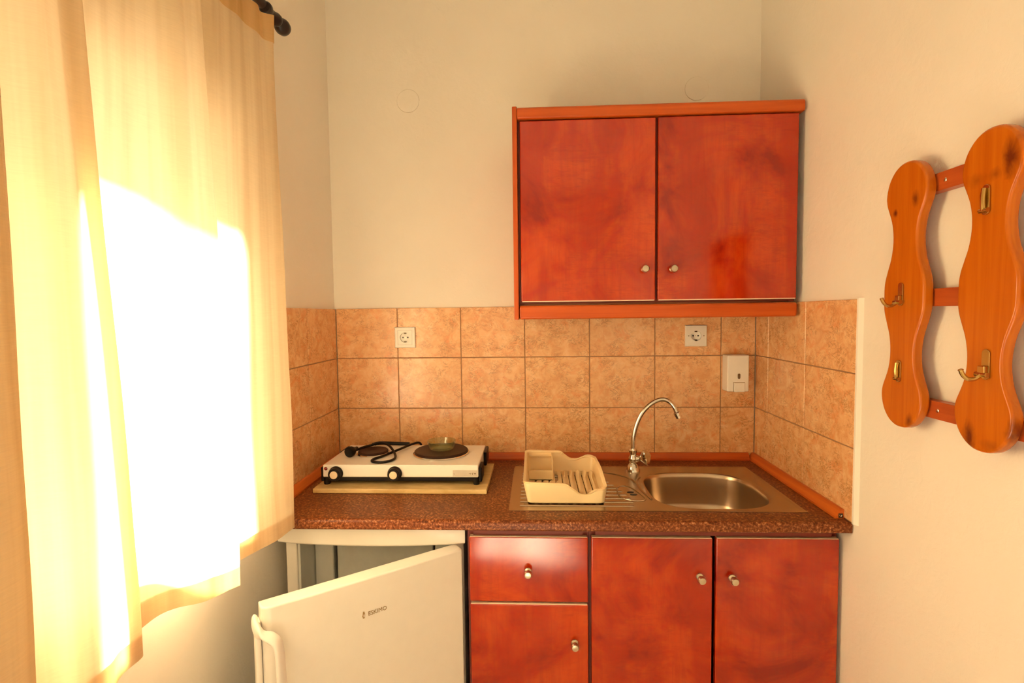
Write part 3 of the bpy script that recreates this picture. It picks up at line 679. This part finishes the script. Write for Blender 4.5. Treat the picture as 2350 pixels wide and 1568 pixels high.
# ------------------------------------------------------------------ sockets
def socket(cx, cz, label, inset):
    t = thing('wall_socket', label, 'socket', (cx, 0, cz))
    y = -0.0002; hs = 0.0405
    # plate with a round well: radial mesh
    bm = bmesh.new(); N = 48; A = [2*math.pi*i/N+math.pi/4 for i in range(N)]
    def sq(a, h):
        c, s = math.cos(a), math.sin(a); k = h/max(abs(c), abs(s)); return c*k, s*k
    rr = 0.0195
    L = [[(cx+sq(a, hs)[0], y, cz+sq(a, hs)[1]) for a in A], [(cx+sq(a, hs)[0], y-0.006, cz+sq(a, hs)[1]) for a in A], [(cx+sq(a, hs-0.002)[0], y-0.009, cz+sq(a, hs-0.002)[1]) for a in A]]
    if inset:
        L += [[(cx+sq(a, 0.0285)[0], y-0.009, cz+sq(a, 0.0285)[1]) for a in A], [(cx+sq(a, 0.028)[0], y-0.0075, cz+sq(a, 0.028)[1]) for a in A], [(cx+sq(a, 0.0275)[0], y-0.0095, cz+sq(a, 0.0275)[1]) for a in A]]
    L += [[(cx+rr*math.cos(a), y-0.0095, cz+rr*math.sin(a)) for a in A], [(cx+rr*math.cos(a), y-0.0008, cz+rr*math.sin(a)) for a in A]]
    vl = [[bm.verts.new(p) for p in q] for q in L]
    for a, b in zip(vl, vl[1:]):
        for i in range(N): bm.faces.new((a[i], a[(i+1) % N], b[(i+1) % N], b[i]))
    bm.faces.new(vl[-1]); obj('cover_plate', bm, WHITEP, t, smooth=30)
    for dx in (-0.0095, 0.0095):
        obj('pin_hole', lathe(bmesh.new(), [(0, 0.0004), (0.0032, 0.0004), (0.0032, 0)], axis((cx+dx, y-0.0008, cz), (0, -1, 0)), 14), DARKHOLE, t, smooth=0)
    obj('centre_screw', lathe(bmesh.new(), [(0, 0.0006), (0.0022, 0.0006), (0.0022, 0)], axis((cx, y-0.0008, cz), (0, -1, 0)), 10), NICKEL, t, smooth=0)
    for s in (-1, 1):
        obj('earth_clip', B(cx-0.0045, cx+0.0045, y-0.0075, y-0.001, cz+s*0.0165-0.0024, cz+s*0.0165+0.0024, bev=0.0008, seg=1), plain('earth_clip_metal', (0.10, 0.07, 0.035), 0.3, 0.8), t)
    if not inset:
        for dx in (-0.0285, 0.0285):
            obj('plate_screw', lathe(bmesh.new(), [(0, 0.0006), (0.002, 0.0006), (0.0022, 0)], axis((cx+dx, y-0.0095, cz), (0, -1, 0)), 10), INK, t, smooth=0)
socket(0.2757, 1.3708, 'white wall socket with square inset frame, above the hot plate', True)
socket(1.3975, 1.3665, 'white wall socket with two side screws, above the tap', False)

# ------------------------------------------------------------------ soap dispenser
t = thing('soap_dispenser', 'white plastic soap dispenser on the tiles above the sink', 'soap dispenser', (1.539, 0, 1.157))
sx0, sx1, sz0, sz1, sy = 1.4985, 1.5775, 1.1585, 1.2955, -0.056
bm = B(sx0, sx1, sy, -0.0004, sz0, sz1, bev=0.004, seg=3)
obj('casing', bm, WHITEP, t, smooth=45)
obj('lid', B(sx0+0.004, sx1-0.004, sy-0.0012, sy+0.01, sz1-0.008, sz1-0.0015, bev=0.001), WHITEP, t)
mx = 1.5405
obj('level_window', prism(bmesh.new(), [Vector((mx+0.0046*math.cos(a), sy-0.0010, 1.2165+0.0046*math.sin(a)+(0.0055 if math.sin(a) > 0 else -0.0055))) for a in [2*math.pi*i/20 for i in range(20)]], (0, 0.002, 0)), plain('brown_window', (0.13, 0.07, 0.03), 0.25), t, smooth=0, label='dark oval level window')
obj('push_button', B(mx-0.0185, mx+0.0195, sy-0.006, sy+0.01, sz0-0.0005, sz0+0.0345, bev=0.002), WHITEP, t)
bm = bmesh.new(); box(bm, mx-0.0205, mx+0.0215, sy-0.0006, sy+0.004, sz0+0.0345, sz0+0.0362); box(bm, mx-0.0200, mx-0.0185, sy-0.0006, sy+0.004, sz0+0.001, sz0+0.0345); box(bm, mx+0.0195, mx+0.0210, sy-0.0006, sy+0.004, sz0+0.001, sz0+0.0345)
obj('gap_shade_strip', bm, plain('painted_gap_shade', (0.35, 0.27, 0.17), 0.8), t, smooth=0)  # solid darker strips draw the shade of the gap round the button

# ------------------------------------------------------------------ refrigerator
t = thing('refrigerator', 'white under-counter fridge with its door standing ajar', 'refrigerator', (0.30, -0.28, 0))
fx0, fx1, fyf, fzt = 0.0255, 0.5665, -0.505, 0.787
bm = bmesh.new()
box(bm, fx0, fx0+0.0345, fyf, -0.05, 0.03, fzt, 0.004); box(bm, fx1-0.0345, fx1, fyf, -0.05, 0.03, fzt, 0.004)
box(bm, fx0+0.034, fx1-0.034, fyf+0.02, -0.05, 0.745+0.03, fzt); box(bm, fx0+0.034, fx1-0.034, fyf, -0.05, 0.03, 0.09)
box(bm, fx0+0.034, fx1-0.034, -0.10, -0.05, 0.09, 0.775)
obj('cabinet_shell', bm, FRIDGEW, t, smooth=45)
# top with a bowed front edge
pts = [Vector((0.018, -0.05, 0.0)), Vector((0.018, -0.535, 0.0))]
for k in range(1, 12): u = k/12; pts.append(Vector((0.018+0.557*u, -0.535-0.022*math.sin(math.pi*u)**0.8, 0)))
pts += [Vector((0.575, -0.535, 0)), Vector((0.575, -0.05, 0))]
bm = prism(bmesh.new(), [p+Vector((0, 0, 0.789)) for p in pts], (0, 0, 0.056), 0.008, 4)
obj('top_panel', bm, FRIDGEW, t, (0.30, -0.28, 0.789), 50)
bm = bmesh.new()
box(bm, 0.0605, 0.068, fyf+0.004, -0.12, 0.10, 0.772, 0.002); box(bm, 0.524, 0.5315, fyf+0.004, -0.12, 0.10, 0.772, 0.002)
box(bm, 0.068, 0.524, -0.125, -0.105, 0.10, 0.772); box(bm, 0.068, 0.524, fyf+0.004, -0.125, 0.10, 0.106)
obj('liner', bm, LINER, t, smooth=45)
bm = bmesh.new()
box(bm, 0.0690, 0.1300, -0.405, -0.126, 0.585, 0.771, 0.004); box(bm, 0.460, 0.5235, -0.405, -0.126, 0.585, 0.771, 0.004); box(bm, 0.130, 0.460, -0.40, -0.126, 0.585, 0.60)
fr_ = obj('freezer_box', bm, LINER, t, smooth=45)
obj('freezer_flap', B(0.139, 0.452, -0.398, -0.388, 0.607, 0.766, bev=0.004), plain('freezer_flap_grey', (0.62, 0.64, 0.62), 0.35), t)
for z in (0.25, 0.42):
    bm = bmesh.new()
    for k in range(10): tube(bm, [(0.072, -0.46+k*0.034, z), (0.520, -0.46+k*0.034, z)], 0.002, 6)
    obj('wire_shelf', bm, CHROME, t)
for x in (0.07, 0.53):
    for y in (-0.47, -0.10): obj('foot', lathe(bmesh.new(), [(0, 0), (0.018, 0), (0.018, 0.008), (0.01, 0.012), (0.01, 0.031), (0, 0.031)], axis((x, y, 0.0003), (0, 0, 1)), 14), BLACK, t)
# door in its own frame: u runs from hinge edge to free edge, v outwards from the front, z up
DU = Vector((-0.804, -0.594, 0)).normalized(); DN = Vector((0.594, -0.804, 0)).normalized(); DP = Vector((0.5716, -0.5581, 0))
DM = Matrix(((DU.x, DN.x, 0, DP.x), (DU.y, DN.y, 0, DP.y), (0, 0, 1, 0), (0, 0, 0, 1)))
def dw(u, v, z): return DM @ Vector((u, v, z))
outl = [(0.004, -0.045), (0.0, -0.035), (0.0, -0.006), (0.004, 0.0)]+[(0.03+0.47*k/8, 0.004*math.sin(math.pi*(k+0.5)/9)) for k in range(9)]+[(0.512, -0.002), (0.520, -0.010), (0.523, -0.02), (0.523, -0.045)]
bm = prism(bmesh.new(), [dw(u, v, 0.085) for u, v in outl], (0, 0, 0.7025), 0.005, 3)
door = obj('door', bm, FRIDGEW, t, DP, 50)
bm = box(bmesh.new(), 0.012, 0.512, -0.055, -0.0455, 0.095, 0.777, bev=0.004, mat=DM); obj('gasket', bm, LINER, door)
bm = box(bmesh.new(), 0.035, 0.490, -0.085, -0.055, 0.115, 0.755, bev=0.012, seg=3, mat=DM); obj('inner_lining', bm, LINER, door)
for z in (0.30, 0.55):
    bm = bmesh.new(); box(bm, 0.045, 0.48, -0.135, -0.131, z, z+0.06, mat=DM); box(bm, 0.045, 0.48, -0.135, -0.085, z, z+0.004, mat=DM)
    obj('door_shelf', bm, LINER, door, smooth=0)
# handle: hood over the edge, grip bar, lower mount
bm = bmesh.new(); hz_t, hz_b = 0.7385, 0.470
prof = [(0.5325, -0.030, 0.742), (0.5325, -0.012, 0.740), (0.528, 0.006, 0.738), (0.518, 0.018, 0.735), (0.505, 0.027, 0.727), (0.496, 0.032, 0.715), (0.492, 0.034, 0.69), (0.4905, 0.0345, 0.65), (0.490, 0.0345, 0.60), (0.4905, 0.0345, 0.55), (0.492, 0.034, 0.51), (0.496, 0.031, 0.488), (0.505, 0.026, 0.476), (0.518, 0.016, 0.468), (0.529, 0.004, 0.462), (0.5355, -0.012, 0.458)]
P_ = spline([dw(*p) for p in prof], 5); rings = []
for i, p in enumerate(P_):
    tg = (P_[min(i+1, len(P_)-1)]-P_[max(i-1, 0)]).normalized()
    sd_ = tg.cross(DU).normalized() if abs(tg.z) > 0.55 else Vector((0, 0, 1)); side = (DU*0.8-DN*0.6).normalized()
    e1 = (side-tg*side.dot(tg)).normalized(); e2 = tg.cross(e1)
    f = min(1.0, 0.35+min(i, len(P_)-1-i)/12); wa, wb = 0.0105, 0.0085
    # wide along the pull, thin across; wider near the mounts
    hh = 0.0150+0.011*max(0, 1-min(i, len(P_)-1-i)/16)
    rings.append([bm.verts.new(p+e1*(wb*math.cos(a))+e2*(hh*math.sin(a))) for a in [2*math.pi*k/14 for k in range(14)]])
for A_, B_ in zip(rings, rings[1:]):
    for i in range(14): bm.faces.new((A_[i], A_[(i+1) % 14], B_[(i+1) % 14], B_[i]))
bm.faces.new(rings[0][::-1]); bm.faces.new(rings[-1]); h = obj('handle', bm, HANDW, door, smooth=60)
bm = box(bmesh.new(), 0.523, 0.537, -0.034, -0.006, 0.45, 0.757, bev=0.005, seg=3, mat=DM); obj('handle_backplate', bm, HANDW, h)
# lettering and emblem
fm = Matrix((-DU, Vector((0, 0, 1)), DN)).transposed().to_4x4()
def on_door(u, z, v=0.0046): m = fm.copy(); m.translation = dw(u, v, z); return m
obj('lettering', text_mesh('ESKIMO', 0.0155, on_door(0.2535, 0.6945), 0.0004, 0.93), LOGO, door, smooth=0, label='small bronze raised lettering')
em = on_door(0.2895, 0.6955, 0.0046); bm = bmesh.new()
prism(bm, [em @ Vector((x, y, 0)) for x, y in [(-0.0008, 0.0095), (0.0014, 0.0088), (0.0022, 0.0062), (0.0030, 0.002), (0.0030, -0.003), (0.0022, -0.007), (0.003, -0.0085), (-0.003, -0.0085), (-0.0022, -0.007), (-0.0032, -0.004), (-0.0044, -0.0045), (-0.0030, 0.001), (-0.0024, 0.006), (-0.002, 0.0085)]], DN*0.0006)
eo = obj('emblem', bm, LOGO, door, smooth=0, label='tiny upright bird-shaped emblem')
bm = bmesh.new(); prism(bm, [em @ Vector((0.0014*math.cos(a)+0.0004, 0.0042*math.sin(a)-0.0015, 0.0005)) for a in [2*math.pi*k/16 for k in range(16)]], DN*0.0004); obj('emblem_belly', bm, FRIDGEW, eo, smooth=0)

# ------------------------------------------------------------------ coat rack on the right wall
t = thing('coat_rack', 'varnished pine coat rack of waisted planks on the right wall', 'coat rack', (XR, -0.92, 1.4866))
RX0, RX1 = 1.607, XR-0.0005       # rails
for i, z in enumerate((1.716, 1.4815, 1.249)):
    r = obj('rail', B(RX0+0.0005, RX1, -1.140, -0.770, z-0.0185, z+0.0185, bev=0.0015), RAILW, t, (RX0, -0.92, z))
    if i != 1:
        for y in (-0.8985, -0.765-0.02):
            obj('screw', lathe(bmesh.new(), [(0, 0.0014), (0.003, 0.0010), (0.0042, 0)], axis((RX0+0.0005, y, z), (-1, 0, 0)), 14), CHROME, r)
half = [(-0.2885, 0.0), (-0.2865, 0.016), (-0.278, 0.033), (-0.262, 0.048), (-0.243, 0.057), (-0.222, 0.0608), (-0.203, 0.0580), (-0.185, 0.0505), (-0.165, 0.0425), (-0.145, 0.0380), (-0.125, 0.0365), (-0.105, 0.0378), (-0.082, 0.0425), (-0.060, 0.0505), (-0.040, 0.0575), (-0.022, 0.0608), (0.0, 0.0610)]
half = half+[(-a, b) for a, b in half[-2::-1]]
prof = spline([(b, a, 0) for a, b in half], 3)
for cy, nm in ((-0.8215, 0), (-1.0255, 1)):
    right = [(p.x, p.y) for p in prof]
    left = [(-p.x, p.y) for p in prof[::-1]][1:-1]
    ol = [Vector((1.585, cy+a, 1.4866+b)) for a, b in right+left]
    obj('plank', prism(bmesh.new(), ol, (0.0215, 0, 0), 0.0055, 3), PINE, t, (1.596, cy, 1.4866), 50)
def hook(y, z, s, open_):
    bm = bmesh.new(); xf = 1.585; w_ = 0.0072*s; hh = 0.0245*s
    ol = []
    for k in range(20):
        a = 2*math.pi*k/20; ol.append(Vector((xf-0.0001, y+w_*math.cos(a), z+w_*math.sin(a)+math.copysign(hh-w_, math.sin(a)))))
    prism(bm, ol, (-0.0030, 0, 0), 0.0008, 2)
    h = obj('hook', bm, BRASS, t, (xf, y, z), label='brass folding coat hook, %s' % ('folded down' if open_ else 'folded flat'))
    bm = bmesh.new()
    if open_:
        box(bm, xf-0.010*s, xf-0.003, y-0.0065*s, y+0.0065*s, z-0.021*s, z-0.002*s, 0.002)
        tube(bm, [(xf-0.0075*s, y-0.010*s, z-0.016*s), (xf-0.0075*s, y+0.010*s, z-0.016*s)], 0.0042*s, 12)
        pts = spline([(xf-0.008*s, y, z-0.016*s), (xf-0.018*s, y, z-0.023*s), (xf-0.028*s, y, z-0.023*s), (xf-0.036*s, y, z-0.016*s), (xf-0.040*s, y, z-0.007*s)], 6)
        tube(bm, pts, [0.0034*s]*(len(pts)-2)+[0.004*s, 0.0026*s], 10)
        obj('hook_arm', bm, BRASS, h)
    else:
        pts = spline([(xf-0.0055, y+0.001, z-0.017*s), (xf-0.0075, y, z-0.006*s), (xf-0.0075, y, z+0.006*s), (xf-0.006, y, z+0.018*s)], 5)
        tube(bm, pts, 0.0036*s, 10); tube(bm, [(xf-0.005, y-0.0075*s, z-0.017*s), (xf-0.005, y+0.0075*s, z-0.017*s)], 0.0038*s, 12)
        obj('hook_arm', bm, BRASS, h)
hook(-0.8185, 1.4905, 1.05, True); hook(-0.8185, 1.3220, 1.0, False); hook(-1.022, 1.6495, 1.1, False); hook(-1.034, 1.3580, 1.12, True)

# ------------------------------------------------------------------ curtain rod
RXX, RZ = 0.100, 2.2515
t = thing('curtain_rod', 'dark turned curtain rod with ball finial above the curtain', 'curtain rod', (RXX, -1.2, RZ))
obj('pole', tube(bmesh.new(), [(RXX, -0.668, RZ), (RXX, -1.95, RZ)], 0.0125, 18), RODM, t)
prof = [(0, 0.0), (0.0135, 0.0), (0.0165, 0.004), (0.0165, 0.012), (0.0125, 0.020), (0.0115, 0.030), (0.0135, 0.042), (0.0165, 0.052), (0.017, 0.060), (0.0135, 0.067), (0.0105, 0.071), (0.0125, 0.074), (0.018, 0.080), (0.0208, 0.088), (0.0212, 0.094), (0.0195, 0.103), (0.0145, 0.110), (0.007, 0.114), (0, 0.115)]
obj('finial', lathe(bmesh.new(), prof, axis((RXX, -0.655, RZ), (0, 1, 0)), 28), RODM, t, (RXX, -0.655, RZ))
for y in (-0.71, -1.88):
    bm = bmesh.new(); tube(bm, [(XL+0.003, y, RZ-0.005), (RXX-0.012, y, RZ-0.005)], 0.007, 12); lathe(bm, [(0, 0), (0.022, 0), (0.022, 0.005), (0.012, 0.010), (0, 0.010)], axis((XL+0.0004, y, RZ-0.005), (1, 0, 0)), 20)
    obj('bracket', bm, RODM, t)
ry = [-0.662-0.001-0.078*k for k in range(17)]
for y in ry[1:]:
    bm = bmesh.new(); tube(bm, [(RXX+0.0175*math.cos(a), y, RZ+0.0175*math.sin(a)-0.003) for a in [2*math.pi*k/20 for k in range(21)]], 0.0022, 8, False)
    obj('ring', bm, RODM, t)

# ------------------------------------------------------------------ curtain
hem_path = [(0.108, -0.612), (0.119, -0.632), (0.108, -0.680), (0.084, -0.740), (0.070, -0.795), (0.064, -0.840), (0.078, -0.878), (0.116, -0.900), (0.136, -0.918),
            (0.128, -0.945), (0.106, -0.965), (0.092, -0.990), (0.060, -1.015), (0.040, -1.045), (0.028, -1.090), (0.028, -1.150), (0.044, -1.192), (0.068, -1.192), (0.084, -1.160), (0.096, -1.152),
            (0.104, -1.172), (0.108, -1.205), (0.118, -1.235), (0.116, -1.268), (0.090, -1.292), (0.066, -1.330), (0.052, -1.375), (0.060, -1.415), (0.080, -1.405), (0.094, -1.355), (0.108, -1.338),
            (0.118, -1.365), (0.112, -1.420), (0.084, -1.450), (0.066, -1.50), (0.092, -1.545), (0.118, -1.590), (0.098, -1.64), (0.064, -1.69), (0.072, -1.74), (0.108, -1.79), (0.088, -1.84), (0.070, -1.88)]
hem = [Vector((p.x, p.y)) for p in spline([(a, b, 0) for a, b in hem_path], 8)]
ZT, ZH = 2.232, 0.872
NV = 70
YM = [(-0.60, -0.633), (-0.612, -0.645), (-0.918, -0.946), (-1.155, -1.215), (-1.338, -1.328), (-1.95, -1.93)]
def ymap(y):
    for (a, b), (c, d) in zip(YM, YM[1:]):
        if y >= c: return b+(d-b)*(y-a)/(c-a)
    return YM[-1][1]
def cloth_pt(i, v, off=0.0):
    p = hem[i]; z = ZT+(ZH-ZT)*v; s = i/(len(hem)-1)
    k = 0.42+0.58*min(1.0, (v/0.75))**0.8
    cx = 0.094
    x = cx+(p.x-cx)*k
    yt = ymap(p.y)
    y = yt+(p.y-yt)*min(1, v*1.1)
    # gathered heading: fine pinch pleats that die out downwards
    g = math.exp(-v*14)
    x += 0.008*g*math.sin(s*190)+0.0065*math.exp(-v*1.3)*math.sin(s*82+1.0)+0.0035*math.exp(-v*0.8)*math.sin(s*137+0.3)
    # slow drift of the folds and crumple
    x += 0.0035*math.sin(v*5.0+s*23)*v+0.0016*math.sin(v*17+s*61)*v
    y += 0.004*math.sin(v*3.3+s*11)*v
    if v > 0.97: z += 0.003*math.sin(s*70)+0.002*math.sin(s*31)
    return Vector((x+off, y, z))
def cloth(v0, v1, nv, off=0.0):
    bm = bmesh.new(); g = [[bm.verts.new(cloth_pt(i, v0+(v1-v0)*j/nv, off)) for i in range(len(hem))] for j in range(nv+1)]
    for a, b in zip(g, g[1:]):
        for i in range(len(hem)-1): bm.faces.new((a[i], a[i+1], b[i+1], b[i]))
    return bm
t = thing('curtain', 'sheer cream curtain glowing with sunlight, hung over the left window', 'curtain', (0.1, -1.2, ZH))
obj('cloth', cloth(0, 1, NV), CURT, t, smooth=180)
obj('hem', cloth(0.966, 1.0, 4, -0.0022), HEMM, t, smooth=180, label='doubled hem band')
obj('heading_tape', cloth(0.0, 0.050, 5, 0.0022), HEMM, t, smooth=180, label='gathered heading tape')
